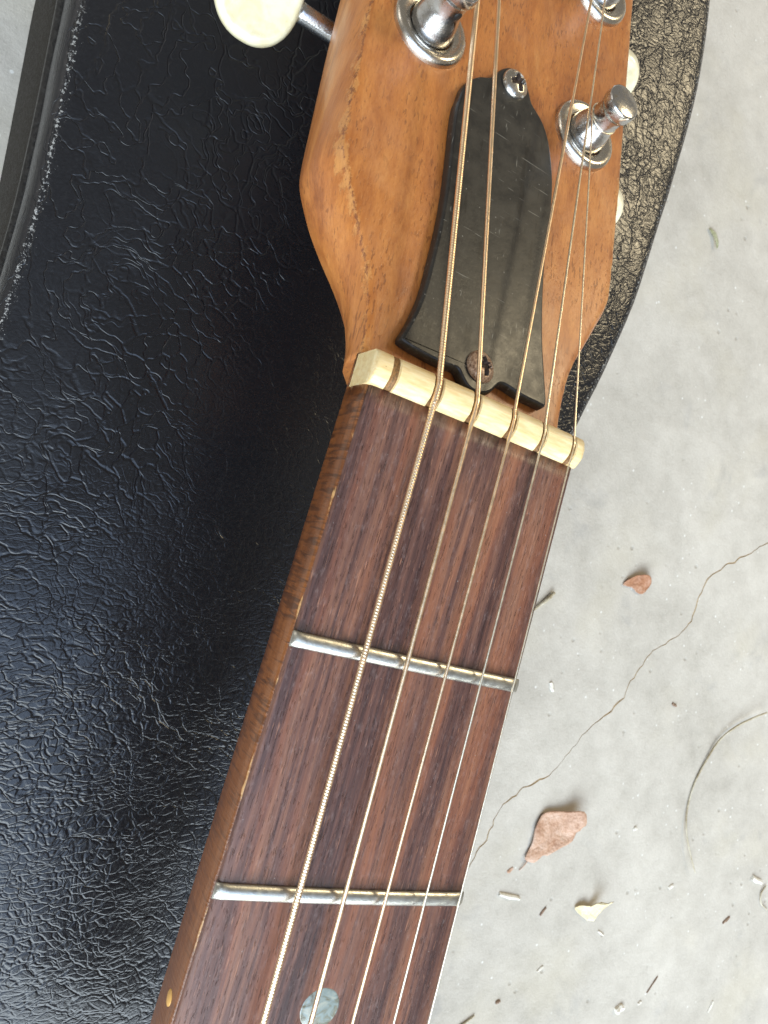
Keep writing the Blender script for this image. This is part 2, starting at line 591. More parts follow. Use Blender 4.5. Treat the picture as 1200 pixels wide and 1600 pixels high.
# ---------------------------------------------------------------- the concrete floor, split by a real crack
crack = [(1600, 620), (900, 330), (520, 170), (380, 92), (340, 64), (302.4, 43.9), (286.9, 32.6), (271.6, 22.7), (262.0, 13.4), (259.1, 0.7), (258.0, -9.9), (253.4, -17.6),
         (243.7, -24.6), (234.3, -31.4), (230.6, -40.3), (226.4, -47.5), (224.9, -55.9), (218.6, -63.3), (210.4, -70.8), (204.4, -77.9),
         (199.0, -86.4), (192.3, -96.3), (187.6, -99.9), (181.0, -103.6), (171.8, -110.4), (166.5, -116.7), (165.3, -124.1), (161.6, -134.5),
         (155, -150), (148, -172), (150, -200), (139, -230), (128, -300), (110, -500), (60, -900), (40, -3000)]
fine = []
for a, b in zip(crack[:-1], crack[1:]):
    L = math.hypot(b[0] - a[0], b[1] - a[1])
    n = max(1, min(12, int(L / 2.2)))
    for k in range(n):
        f = k / n
        x = a[0] + (b[0] - a[0]) * f; y = a[1] + (b[1] - a[1]) * f
        q = Vector((x * .21, y * .21, 3))
        nx, ny = -(b[1] - a[1]) / L, (b[0] - a[0]) / L
        j = mn.noise(q) * 1.5 + mn.noise(q * 3.1) * .55
        fine.append((x + nx * j, y + ny * j, nx, ny))
fine.append((40, -3000, 1, 0))
LFT, RGT, BOT = [], [], []
for i, (x, y, nx, ny) in enumerate(fine):
    w = max(.06, .30 + .42 * mn.noise(Vector((x * .09, y * .09, 9))))
    LFT.append((x + nx * w, y + ny * w, FLOOR))
    RGT.append((x - nx * w, y - ny * w, FLOOR))
    BOT.append((x, y, FLOOR - .55))
R_ = 3000
floor_v = LFT + [(40, -R_, FLOOR)] * 0 + RGT
nL = len(LFT)
# LFT lies on the side of normal (nx,ny); build one polygon for each side
sideA = [(x, y, FLOOR) for x, y in ((R_, -R_), (R_, 1160))]           # right and below of the crack
V = list(LFT); iL = list(range(nL))
V += RGT; iR = list(range(nL, 2 * nL))
V += BOT; iB = list(range(2 * nL, 3 * nL))
x0, y0 = crack[0]
far = len(V)
V += [(R_, y0, FLOOR), (R_, -R_, FLOOR), (R_, R_, FLOOR), (-R_, R_, FLOOR), (-R_, -R_, FLOOR)]


def side_of(pt):      # which bank is to the right?
    return pt


bankR, bankL = (iL, iR) if LFT[10][0] > RGT[10][0] else (iR, iL)
# bank on the lower right runs: crack start -> ... -> crack end -> corner (R,-R) -> (R,y0)
F = [tuple(bankR + [far + 1, far]),
     tuple(bankL[::-1] + [far + 2 - 2 + 2, far + 3, far + 4][:0] + [far, far + 2, far + 3, far + 4])]
fm = [0, 0]
for i in range(nL - 1):
    F.append((iL[i], iB[i], iB[i + 1], iL[i + 1])); fm.append(1)
    F.append((iB[i], iR[i], iR[i + 1], iB[i + 1])); fm.append(1)
floor = obj('floor', V, F, [CONC, CRACK], None, smooth=False, fm=fm)
tag(floor, 'pale grey concrete floor with a fine wandering crack', 'floor', kind='structure')

# ---------------------------------------------------------------- guitar case
CASE = empty('guitar_case', (0, 0, FLOOR))
tag(CASE, 'black leatherette guitar case lying flat under the guitar neck', 'guitar case')
XL = [(-460, -80), (-140, -70), (-2, -68.3), (25, -68.3), (49, -70.3), (69, -72.4), (110, -77), (160, -78), (200, -74)]
XR = [(-460, 84), (-140, 72), (-40, 71), (5, 73), (29, 76.5), (38, 79), (53, 82.8), (71, 86), (88, 87.4), (109, 88.2), (130, 89), (150, 88.4), (172, 84.6), (200, 77)]
TOPZ = -72.0


def case_rows(prof_fn):
    rows = []
    ys = [-460 + 6 * k for k in range(110)] + [200 + 45 * math.sin(math.pi / 2 * k / 14) for k in range(1, 15)]
    for y in ys:
        a, b = smooth_tab(XL, y, 9), smooth_tab(XR, y, 9)
        if y > 200:
            q = math.sqrt(max(0.0004, 1 - ((y - 200) / 45.2) ** 2)) ** .8
            m = (a + b) / 2
            a, b = m + (a - m) * q, m + (b - m) * q
        rows.append(prof_fn(a, b, y))
    return rows


lid_rim_mask = []


def lid_profile(a, b, y):
    pts = []
    ed = [(-4.6, -18.5), (-4.2, -14), (-3.5, -7.5), (-3.0, -3.8), (-2.5, -2.3), (-1.7, -1.15), (-.4, -.4), (1.6, -.05), (4.4, 0)]
    wob = .35 * mn.noise(Vector((y * .06, a * .1, 2)))
    for dx, dz in ed: pts.append((a + dx + wob, y, TOPZ + dz))
    for k in range(1, 22):
        u = k / 22
        x = a + 4.4 + (b - a - 8.8) * u
        z = TOPZ + 2.2 * (1 - (2 * u - 1) ** 2) + .5 * mn.noise(Vector((x * .03, y * .03, 5)))
        pts.append((x, y, z))
    for dx, dz in reversed(ed): pts.append((b - dx + wob, y, TOPZ + dz))
    ew = [0, 0, 0, 0, .1, .45, 1.0, .55, 0]
    lid_rim_mask.extend(ew + [0] * 21 + ew[::-1])
    return pts


V, F = loft(case_rows(lid_profile), cap=False)
obj('lid', V, F, LEATHER, CASE, attrs={'edge_wear_fleck': lid_rim_mask})


def trim_profile(a, b, y):
    ring = [(-4.2, -17.9), (-5.6, -18.0), (-6.0, -18.9), (-5.6, -20.0), (-4.4, -20.2)]
    return [(a + dx, y, TOPZ + dz) for dx, dz in ring] + [(b - dx, y, TOPZ + dz) for dx, dz in reversed(ring)]


V, F = loft(case_rows(trim_profile), cap=False)
# keep the bead only: drop the bridging faces between left and right
n = 10
F = [f for f in F if not (any(i % n == 4 for i in f) and any(i % n == 5 for i in f))]
obj('edge_binding', V, F, TRIM, CASE)


def shell_profile(a, b, y):
    ed = [(-4.9, -20), (-6.4, -24), (-9.0, -38), (-12.0, -56), (-14.6, -74), (-15.4, -82), (-14.9, -86), (-12, -87.6)]
    return [(a + dx, y, TOPZ + dz) for dx, dz in ed] + [(b - dx, y, TOPZ + dz) for dx, dz in reversed(ed)]


V, F = loft(case_rows(shell_profile), cap=False)
obj('lower_shell', V, F, SHELL, CASE)

# ---------------------------------------------------------------- guitar
GUITAR = empty('guitar', (0, 0, -20))
tag(GUITAR, 'old acoustic guitar with rosewood fingerboard and mahogany headstock lying across the black case', 'guitar')
SCALE = 648.0
fret_y = lambda n: -(SCALE - SCALE / 2 ** (n / 12))
HW = lambda y: 38.55 / 2 - .0139 * y
YEND = -176.0
camber = lambda x, y: .45 * (1 - (x / HW(y)) ** 2)

# neck: stained wood with a D shaped back; its upper lip stands a hair proud of the fingerboard
rows, wear = [], []
N = 70
for i in range(N + 1):
    y = (5.2, .021, .02)[i] if i < 3 else .02 + (YEND - .02) * (i - 2) / (N - 2)
    h = HW(min(y, 0))
    jit = .10 * mn.noise(Vector((y * .35, 1, 4)))
    half = [(h - .25, -.55, 1), (h + .12 + jit, -.62, 1), (h + .34 + jit, -1.1, .7), (h + .5, -2.4, .1), (h + .55, -4.5, 0), (h + .3, -7.5, 0),
            (h - 1.4, -11.5, 0), (h - 4.8, -15.5, 0), (h - 9.5, -18.6, 0), (h - 14.5, -20.2, 0), (0, -20.8, 0)]
    if i < 2:       # under the nut
        half = [(a, min(z, -6.2 - .02 * k), w) for k, (a, z, w) in enumerate(half)]
    rows.append([(-a, y, z) for a, z, w in half] + [(a, y, z) for a, z, w in reversed(half[:-1])])
    ws = [w for a, z, w in half] + [w for a, z, w in reversed(half[:-1])]
    wear += ws
V, F = loft(rows, closed=True)
obj('neck', V, F, NECK, GUITAR, attrs={'edge_wear_fleck': wear})

# fingerboard: cambered slab with rounded long edges
rows = []
for i in range(N + 1):
    y = -.03 + (YEND + .03) * i / N
    h = HW(y)
    jl = .12 * mn.noise(Vector((y * .25, 3, 1)))
    r = [(-h + .05, y, -1.3), (-h + .05 + jl * .3, y, -.45), (-h + .22 + jl, y, -.12), (-h + .7 + jl, y, .03)]
    for k in range(1, 16):
        x = -h + 2 * h * k / 16
        r.append((x, y, camber(x, y)))
    r += [(h - .7, y, .03), (h - .22, y, -.12), (h - .05, y, -.45), (h - .05, y, -1.3)]
    rows.append(r)
V, F = loft(rows, closed=True)
obj('fingerboard', V, F, ROSE, GUITAR)

# frets
for n_ in (1, 2, 3, 4):
    y = fret_y(n_)
    h = HW(y) + .15
    rows = []
    M_ = 40
    for i in range(M_ + 1):
        x = -h + 2 * h * i / M_
        e = 1 - max(0, (abs(x) - (h - .9)) / .9) ** 2 * .55       # filed ends
        yy = y + .03 * mn.noise(Vector((x * .2, n_ * 5, 0)))
        z0 = camber(x, y) - .05
        dent = 1.0
        for sx in (-9.5, -2.6, 4.2, 11.0): dent -= .004 * math.exp(-((x - sx) / .45) ** 2)
        r = [(x, yy + 1.12 * math.cos(a), z0 + .72 * e * dent * math.sin(a) ** .9) for a in [math.pi * k / 12 for k in range(13)]]
        rows.append(r)
    V, F = loft(rows, closed=True)
    obj('fret', V, F, FRET, GUITAR)

# position dots
V, F = lathe([(0, .03), (2.85, .02), (3.05, -.02), (3.1, -.3)], 48)
V = [(x + .15, y - 86.8, z + camber(0, -86.8)) for x, y, z in V]
tag(obj('inlay_dot', V, F, PEARL, GUITAR), 'round pearl position dot set in the fingerboard')
V, F = lathe([(0, .06), (.85, .05), (1.0, -.1), (1.0, -.5)], 28)
V = [(-(HW(-86.8) + .52) - z, -86.8 + x * 1.15, -3.0 + y * 1.0) for x, y, z in V]
tag(obj('side_dot', V, [f[::-1] for f in F], SIDEDOT, GUITAR), 'small amber side marker dot on the edge of the neck')

# nut: bone block with six string slots
slots = [(-16.7, 1.2, .6), (-9.75, 1.6, .55), (-2.75, 1.4, .5), (4.45, 1.25, .5), (10.75, 1.05, .45), (17.05, 1.0, .45)]
slot_off = lambda w: (w - 1.0) * .42
NH = 1.75
hn = 38.55 / 2 + .55
prof = [(0, -6.0), (0, -1.0), (-.02, NH - 1.2), (.12, NH - 1.02), (1.15, NH - .22), (1.8, NH + .02), (3.0, NH + .02), (4.2, NH - .35), (4.75, NH - .85), (5.0, NH - 1.6), (5.0, -6.0)]
xs = [(-hn, .5, 0), (-hn + .15, .25, 0), (-hn + .5, .06, 0), (-hn + 1.4, 0, 0)]
for sx, w, d in slots:
    sx += 0 if sx < -16 else slot_off(w)
    for k, dd in ((-w / 2 - .10, 0), (-w / 2, d * .75), (-w / 4, d), (w / 4, d), (w / 2, d * .75), (w / 2 + .10, 0)):
        xs.append((sx + k, 0, dd))
xs += [(hn - 1.1, .02, 0), (hn - .7, .12, 0), (hn - .45, .35, 0), (hn - .35, .7, 0)]
xs.sort()
rows, fmn = [], []
for x, drop, dep in xs:
    r = []
    for k, (y, z) in enumerate(prof):
        if 1 < k < 10:
            t = 1 if k < 9 else .4
            z = z - drop * .8 - dep * t + .05 * mn.noise(Vector((x * .3, y, 2)))
        r.append((x, y + .06 * mn.noise(Vector((x * .25, k * .3, 7))), z))
    rows.append(r)
V, F = loft(rows, closed=True)
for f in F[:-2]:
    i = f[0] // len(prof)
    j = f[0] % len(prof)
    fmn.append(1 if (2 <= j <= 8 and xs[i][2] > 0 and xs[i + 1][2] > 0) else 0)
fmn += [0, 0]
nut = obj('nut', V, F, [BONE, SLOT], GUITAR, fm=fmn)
nut.modifiers.new('edges', 'EDGE_SPLIT').split_angle = math.radians(62)

# headstock frame: x across, s along its face, o above its face
TH = math.radians(14)
HN = Vector((0, math.sin(TH), math.cos(TH)))
HY = Vector((0, math.cos(TH), -math.sin(TH)))
HO = Vector((0, 5, -6))
H = lambda x, s, o: tuple(HO + Vector((x, 0, 0)) + HY * s + HN * o)
HWT = [(-2, 20.0), (0, 20.0), (4, 20.1), (9, 21.0), (13, 22.2), (16, 23.5), (20, 25.7), (24.5, 28.0), (28, 29.6), (30.5, 30.8), (32.5, 31.4), (36, 31.6), (60, 31.8), (100, 31.4), (150, 31.2), (172, 31.8)]
rows, wear = [], []
st = [-.2 + 1.2 * k for k in range(60)] + [72 + 4 * k for k in range(25)] + [170, 173, 175.5, 177.2, 178.2]
for s in st:
    hw = smooth_tab(HWT, s, 1.3)
    tip = max(0, (s - 166) / 12.4)
    hw *= 1 - .22 * tip ** 2
    f = min(1, max(0, s / 28)); f = f * f * (3 - 2 * f)          # D section near the nut -> slab
    ins = .7 + 2.0 * f
    th = 14.2 - 1.0 * tip
    jl = .16 * mn.noise(Vector((s * .3, 2, 2))) + .10 * mn.noise(Vector((s * 1.1, 5, 2)))
    half = [(0, 0, 0), (hw * .5, 0, 0), (hw - ins - 1.5, 0, .15), (hw - ins - .18 + jl, 0, .8), (hw - ins + .12 + jl, -.16, 1), (hw - ins * .72 + jl * .5, -1.0, .75), (hw - ins * .4, -1.5 - .8 * f, .12),
            (hw - ins * .12, -2.5 - 1.7 * f, .0), (hw, -3.6 - 1.9 * f, .0)]
    slab = [(hw, -9.5, 0), (hw - .5, -12.4, 0), (hw - 2, -th, 0), (hw * .5, -th, 0), (0, -th, 0)]
    dsec = [(hw - .9, -6.5, 0), (hw - 3.8, -10.4, 0), (hw - 8.0, -13.0, 0), (hw * .33, -14.4, 0), (0, -14.8, 0)]
    half += [(a * f + c * (1 - f), b * f + d * (1 - f), 0) for (a, b, _), (c, d, _) in zip(slab, dsec)]
    full = half + [(-a, b, w) for a, b, w in reversed(half[1:-1])]
    rows.append([H(a, s, b) for a, b, w in full])
    wear += [w for a, b, w in full]
V, F = loft(rows, closed=True)
F = [f[::-1] for f in F]
obj('headstock', V, F, MAHOG, GUITAR, attrs={'edge_wear_fleck': wear})

# truss rod cover: bell shaped plate with bevelled rim
bell = [(-11.6, 46.5), (-11.6, 50.3), (-11.2, 52.6), (-10.8, 55.2), (-9.7, 57.4), (-7.9, 59.4), (-6.0, 60.6), (-4.9, 62.0), (-3.9, 63.8), (-2.6, 65.3), (-1.2, 66.1), (0.3, 66.1),
        (2.0, 65.2), (3.2, 63.3), (4.1, 61.3), (5.5, 60.2), (7.0, 58.9), (8.5, 56.6), (9.7, 53.2), (10.7, 48.8), (11.2, 44.3), (11.2, 39.3), (11.1, 31.8), (11.5, 24.1), (12.4, 15.7),
        (13.7, 8.9), (14.5, 3.8), (12.0, 3.4), (8.8, 3.5), (6.5, 3.9), (5.0, 4.0), (4.2, 3.5), (3.2, 2.1), (1.9, 1.1), (0.4, 0.6), (-1.0, 0.7), (-2.1, 1.2), (-3.1, 2.2), (-3.9, 3.1),
        (-4.9, 3.1), (-6.8, 2.9), (-9.2, 3.0), (-11.6, 3.2), (-13.7, 3.5), (-14.6, 4.2), (-13.6, 7.2), (-12.2, 12.8), (-11.5, 20.2), (-11.1, 26.4), (-11.0, 32.7), (-11.2, 39.0)]
dense = []
for i in range(len(bell)):
    p0, p1, p2, p3 = [Vector((*bell[(i + k - 1) % len(bell)], 0)) for k in range(4)]
    for k in range(3):
        t = k / 3
        q = .5 * ((2 * p1) + (p2 - p0) * t + (2 * p0 - 5 * p1 + 4 * p2 - p3) * t * t + (3 * p1 - p0 - 3 * p2 + p3) * t ** 3)
        dense.append(q)
nd = len(dense)


def inset(pts, d):
    out = []
    for i in range(len(pts)):
        a, b = pts[i - 1], pts[(i + 1) % len(pts)]
        t = (b - a).normalized()
        nrm = Vector((t.y, -t.x, 0))            # points inward for clockwise order
        out.append(pts[i] + nrm * d)
    return out


def lift(q):   # the plate has tipped up a little at its lower end
    return .38 * (1 - q.y / 66)


area2 = sum(dense[i].x * dense[(i + 1) % nd].y - dense[(i + 1) % nd].x * dense[i].y for i in range(nd))
sgn = 1 if area2 < 0 else -1
rings = [(0, .12), (0, .9), (.12, 1.45), (.34, 1.8), (.58, 1.92), (.66, 1.92), (.85, 1.92)]
V, F = [], []
for d, z in rings:
    for q in inset(dense, d * sgn):
        V.append(H(q.x, q.y, z + lift(q)))
for i in range(len(rings) - 1):
    for k in range(nd):
        F.append((i * nd + k, i * nd + (k + 1) % nd, (i + 1) * nd + (k + 1) % nd, (i + 1) * nd + k))
b = (len(rings) - 1) * nd
F.append(tuple(b + k for k in range(nd)))
if sgn > 0: F = [f[::-1] for f in F]
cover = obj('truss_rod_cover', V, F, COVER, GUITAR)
tag(cover, 'scuffed black bell shaped cover plate screwed to the headstock')
cover.modifiers.new('edges', 'EDGE_SPLIT').split_angle = math.radians(50)


def frame(x, s, o, flip=False, tilt=(0, 0), spin=0):
    sx = -1 if flip else 1
    m = Matrix.Identity(4)
    X = Vector((sx, 0, 0)); Y = HY * sx
    for i in range(3):
        m[i][0] = X[i]; m[i][1] = Y[i]; m[i][2] = HN[i]
    m.translation = Vector(H(x, s, o)) * S
    return m @ Matrix.Rotation(tilt[0], 4, 'X') @ Matrix.Rotation(tilt[1], 4, 'Y') @ Matrix.Rotation(spin, 4, 'Z')


def screw_mesh(r, hgt, cross):
    """domed head with a cross recess, made on a polar grid"""
    V, F = [(0, 0, hgt - cross)], []
    rr = [.06, .12, .16, .2, .24, .3, .36, .42, .48, .54, .6, .64, .7, .78, .86, .93, .98, 1.0]
    seg = 96
    for q in rr:
        for k in range(seg):
            a = 2 * math.pi * k / seg
            x, y = q * r * math.cos(a), q * r * math.sin(a)
            z = hgt * math.sqrt(max(0, 1 - (q * .96) ** 2)) if q < 1 else -.3
            arm = min(abs(x), abs(y)); lng = max(abs(x), abs(y))
            if arm < .17 * r and lng < .60 * r: z -= cross
            V.append((x, y, z))
    for k in range(seg): F.append((0, 1 + k, 1 + (k + 1) % seg))
    for i in range(len(rr) - 1):
        for k in range(seg):
            a = 1 + i * seg
            F.append((a + k, a + seg + k, a + seg + (k + 1) % seg, a + (k + 1) % seg))
    fm_ = [1 if min(V[i][2] - hgt * math.sqrt(max(0, 1 - (.96 * math.hypot(V[i][0], V[i][1]) / r) ** 2)) for i in f) < -cross * .6 and max(math.hypot(V[i][0], V[i][1]) for i in f) < .63 * r else 0 for f in F]
    return V, F, fm_


RECESS = mat_simple('screw_recess_dark', srgb(58, 42, 32), .7, var=srgb(34, 26, 20), bs=3)  # recess faces get their own dark brown
V, F, fms = screw_mesh(2.75, 1.45, .8)
for (x, s, o, m_, tl, sp, lb) in ((-.5, 62.3, 1.95, STEEL, (.05, .05), .5, 'domed steel cross head screw at the top of the black cover'), (.25, 5.3, 2.0, RUST, (-.05, .16), .35, 'rusty cross head screw in the bottom lug of the black cover')):
    o_ = obj('screw', V, F, [m_, RECESS], cover, fm=fms, local=True)
    o_.matrix_parent_inverse = Matrix.Translation(-GUITAR.location)
    o_.matrix_parent_inverse = Matrix.Identity(4)
    o_.matrix_basis = frame(x, s, o, tilt=tl, spin=sp)
    tag(o_, lb)

# tuning machines: bushing > post, shaft, button
bush_p = [(4.3, .2), (4.35, .75), (4.6, 1.0), (5.1, 1.1), (5.6, 1.45), (6.3, 1.5), (6.9, 1.2), (7.15, .6), (7.2, -.05)]
post_p = [(4.1, .2), (4.15, 1.5), (3.95, 2.4), (3.6, 3.5), (3.25, 4.5), (3.0, 5.4), (2.92, 6.4), (2.92, 7.6), (3.0, 8.1), (3.3, 8.4), (3.42, 8.7), (3.42, 10.1), (3.32, 10.45), (3.05, 10.6), (0, 10.62)]
bush_V, bush_F = lathe(bush_p, 56)
post_V, post_F = lathe(post_p, 56)
shaft_V, shaft_F = tube([(2 + 1.0 * k, 0, 0) for k in range(17)], 1.9, 20)
# button: oval paddle, flat faces with a rounded rim
bV, bF = [], []
sgb = 56
for q, z in ((0, 1.7), (.5, 1.75), (.74, 1.8), (.82, 2.05), (.88, 2.15), (.94, 1.95), (.985, 1.3), (1, .45), (1, -.45), (.985, -1.3), (.94, -1.95), (.8, -2.1), (.5, -1.75), (0, -1.7)):
    if q == 0:
        bV.append((0, 0, z)); continue
    for k in range(sgb):
        a = 2 * math.pi * k / sgb
        rx, ry = 8.2, 9.8
        ca, sa = math.cos(a), math.sin(a)
        bV.append((rx * q * math.copysign(abs(ca) ** .9, ca), ry * q * math.copysign(abs(sa) ** .9, sa), z))
nr = 12
for k in range(sgb): bF.append((0, 1 + k, 1 + (k + 1) % sgb))
for i in range(nr - 1):
    for k in range(sgb):
        a = 1 + i * sgb
        bF.append((a + k, a + sgb + k, a + sgb + (k + 1) % sgb, a + (k + 1) % sgb))
last = len(bV) - 1
a = 1 + (nr - 1) * sgb
for k in range(sgb): bF.append((a + k, last, a + (k + 1) % sgb))
hole_V, hole_F = lathe([(0, .02), (.75, .0), (.8, -.1)], 24)
HOLE = mat_simple('post_hole_dark', (.006, .006, .006), .6)
protos = {}


def dup_mesh(key, V, F, mat):
    if key not in protos:
        o = obj(key, V, F, mat)
        protos[key] = o
        return o
    o = protos[key].copy()
    col.objects.link(o)
    return o


for x, s, flip, spin, btilt, bx, by, bo in ((-18.2, 63.8, True, 2.2, -.62, 25.8, 12.0, -21.5), (18.3, 64.2, False, .3, 1.5, 23.6, 10.5, -24.0), (18.8, 102, False, 1.1, 1.5, 23.4, 12.5, -22.5),
                                            (-18.4, 102, True, .2, .9, 25.8, 12, -21.5), (-18.4, 140, True, .8, 1.4, 25.8, 12, -21.5), (18.8, 140, False, .4, .7, 24, 12, -22.5)):
    bu = dup_mesh('tuning_machine', bush_V, bush_F, NICKEL)
    bu.parent = GUITAR
    bu.matrix_parent_inverse = Matrix.Translation(-GUITAR.location)
    bu.matrix_basis = frame(x, s, 0, flip)
    po = dup_mesh('post', post_V, post_F, CHROME)
    po.parent = bu; po.matrix_basis = Matrix.Rotation(spin, 4, 'Z')
    ho = dup_mesh('string_hole', hole_V, hole_F, HOLE)
    ho.parent = bu
    ho.matrix_basis = Matrix.Rotation(spin, 4, 'Z') @ Matrix.Translation(Vector((2.95, 0, 6.5)) * S) @ Matrix.Rotation(math.pi / 2, 4, 'Y')
    sh = dup_mesh('shaft', shaft_V, shaft_F, CHROME)
    sh.parent = bu
    dy = -by if flip else by
    sh.matrix_basis = Matrix.Translation(Vector((0, dy, bo)) * S)
    bt = dup_mesh('button', bV, bF, CREAM)
    bt.parent = bu
    bt.matrix_basis = Matrix.Translation(Vector((bx, dy, bo)) * S) @ Matrix.Rotation(btilt, 4, 'X')
    if flip: pass

# strings
NUT_TOP = NH
strings = [('A', -9.75, -9.2, .50, (.44, .11), (-18.4, 102, True), 'thick wound bronze string, leftmost of the five strings'),
           ('D', -2.75, -1.9, .36, None, (-18.4, 140, True), 'smooth bronze string, second from the left'),
           ('G', 4.45, 4.95, .27, None, (18.8, 140, False), 'golden string, middle of the five strings'),
           ('B', 10.75, 12.1, .19, None, (18.8, 102, False), 'thin plain string, second from the right'),
           ('e', 17.05, 18.5, .15, None, (18.3, 64.2, False), 'thinnest plain string, along the right edge of the fingerboard')]
depth = {sx: d for sx, w, d in slots}
for nm, xn, xb, r, wind, (px, ps, left), lb in strings:
    d = depth[xn]
    zn = NH - d * .95 + r
    slope = (xb - xn) / 87.0
    y_end = YEND
    path = [(xn - slope * y_end, y_end, zn - y_end * .0085), (xn, -.02, zn + .02), (xn, .9, zn + .12), (xn + .02, 3.4, zn - .02), (xn + .03, 4.6, zn - .5)]
    ho = 6.0 if nm != 'e' else 5.6
    rp = 2.92 + r
    # tangent point on the inner side of the post
    sideg = 1 if left else -1
    start = Vector(path[-1])
    d2 = Vector((px, ps)) - Vector((xn, 0))
    ang0 = math.atan2(d2.y, d2.x) + (-math.pi / 2 if left else math.pi / 2)
    turns = 1.15 if nm == 'e' else 3.2
    wrap = []
    K = int(turns * 28)
    for k in range(K + 1):
        a = ang0 + (1 if left else -1) * 2 * math.pi * turns * k / K
        wrap.append(H(px + rp * math.cos(a), ps + rp * math.sin(a), ho - (2 * r + .05) * turns * k / K * (1 if nm != 'e' else .4)))
    stp = (wind[0] / 6 if wind else 1.2)
    main = resample(path + [wrap[0]], stp)
    V, F = tube(main, r, 10 if wind else 8, wind)
    tube(wrap, r, 8, None, V, F)
    if nm == 'e':
        tail = [H(px - 2.6, ps + .6, 5.7), H(px - 2.4, ps + .2, 6.6), H(px - .9, ps - 2.4, 8.2), H(px + .2, ps - 3.5, 9.6), H(px + .9, ps - 3.75, 10.9)]
        tube(resample(tail, .5), r, 8, None, V, F)
    tag(obj('string', V, F, BRONZE if nm in 'ADG' else PLAIN, GUITAR), lb)


# ---------------------------------------------------------------- things lying on the floor
def leaf(name, outline, mat, label, height, cat='leaf', group=None, thick=.22, stem=None, rough=.8):
    cx = sum(p[0] for p in outline) / len(outline); cy = sum(p[1] for p in outline) / len(outline)
    pts = []
    n = len(outline)
    for i in range(n):
        p0, p1, p2, p3 = [Vector((*outline[(i + k - 1) % n], 0)) for k in range(4)]
        for k in range(3):
            t = k / 3
            pts.append(.5 * ((2 * p1) + (p2 - p0) * t + (2 * p0 - 5 * p1 + 4 * p2 - p3) * t * t + (3 * p1 - p0 - 3 * p2 + p3) * t ** 3))
    m = len(pts)
    V, F = [], []
    rg = [.22, .42, .6, .76, .9, 1.0]
    V.append((cx, cy, FLOOR + .4 + height(cx, cy)))
    for q in rg:
        for p in pts:
            x = cx + (p.x - cx) * q; y = cy + (p.y - cy) * q
            if q == 1.0:
                x += .3 * rough * mn.noise(Vector((x * .9, y * .9, 1))); y += .3 * rough * mn.noise(Vector((x * .9, y * .9, 6)))
            z = FLOOR + .4 + max(0, height(x, y) + rough * 1.1 * mn.noise(Vector((x * .26, y * .26, 8))))
            V.append((x, y, z))
    for k in range(m): F.append((0, 1 + k, 1 + (k + 1) % m))
    for i in range(len(rg) - 1):
        a = 1 + i * m
        for k in range(m):
            F.append((a + k, a + m + k, a + m + (k + 1) % m, a + (k + 1) % m))
    root = None
    if stem:
        root = empty(name, (cx, cy, FLOOR))
        tag(root, label, cat, group)
        o = obj('blade', V, F, mat, root)
        V2, F2 = tube(resample(stem, .6), lambda u: .32 - .1 * u, 6)
        obj('stalk', V2, F2, mat, root)
    else:
        o = obj(name, V, F, mat)
        tag(o, label, cat, group)
    so = o.modifiers.new('thick', 'SOLIDIFY'); so.thickness = thick * S; so.offset = -1
    return o


leaf('dry_leaf', [(187.7, -137.4), (189.2, -132.8), (189.6, -125.3), (189.3, -120.8), (192.1, -115.2), (197.3, -113.8), (204.3, -112.9), (211.0, -110.9), (214.5, -115.8), (213.6, -120.5),
                  (212.5, -126.8), (207.6, -130.2), (201.7, -134.5), (197.5, -135.3), (194.0, -138.9)], LEAF1, 'large dry brown leaf lying flat on the concrete beside the neck',
     lambda x, y: .6 + 5.5 * max(0, (math.hypot(x - 196, y + 128) - 10) / 14) ** 1.6 * (1 if y > -122 else .3) + .05 * (x - 190),
     stem=[(190.5, -138.0, FLOOR + .7), (188.6, -141, FLOOR + .8), (187.0, -143.2, FLOOR + .4)])
leaf('dry_leaf', [(227.5, -159.4), (231, -157.2), (235.5, -157.6), (238.2, -158.0), (239.6, -155.0), (241.4, -150.8), (242.4, -155.5), (241.6, -160.7), (239.0, -165.4), (235.2, -164.0), (231.4, -162.3)], LEAF2,
     'small curled cream leaf scrap upright on the concrete, below the large brown leaf',
     lambda x, y: .3 + 4.5 * max(0, (y + 160.5) / 7) ** 1.3 + (2.4 if x > 239.5 else 0), rough=.5)
leaf('dry_leaf', [(203.8, -3.1), (208.1, 2.1), (213, 4.6), (217.1, 5.0), (220.6, 1.9), (219.3, -3.4), (215.2, -4.9), (210.1, -3.0)], LEAF3,
     'small rust brown leaf scrap on the concrete left of the crack', lambda x, y: .4 + 2.2 * max(0, (y + 1) / 5), rough=.9)
leaf('leaf_scrap', [(199.0, 178.6), (201.7, 179.2), (204.7, 177.6), (206.6, 174.9), (207.0, 171.4), (205.2, 173.6), (203.0, 176.0)], LEAF4,
     'tiny olive green leaf scrap on the concrete right of the case', lambda x, y: .5 + .6 * max(0, (x - 202) / 4), cat='leaf', rough=.6)


def stick(name, pts, r, mat, label, cat, group=None, taper=.5, seg=7):
    P = [Vector(p) for p in pts]
    dense = []
    for i in range(len(P) - 1):
        p0, p1, p2, p3 = P[max(i - 1, 0)], P[i], P[i + 1], P[min(i + 2, len(P) - 1)]
        for k in range(8):
            t = k / 8
            dense.append(.5 * ((2 * p1) + (p2 - p0) * t + (2 * p0 - 5 * p1 + 4 * p2 - p3) * t * t + (3 * p1 - p0 - 3 * p2 + p3) * t ** 3))
    dense.append(P[-1])
    V, F = tube(dense, lambda u: r * (1 - taper * abs(u - .25)), seg)
    return tag(obj(name, V, F, mat), label, cat, group)


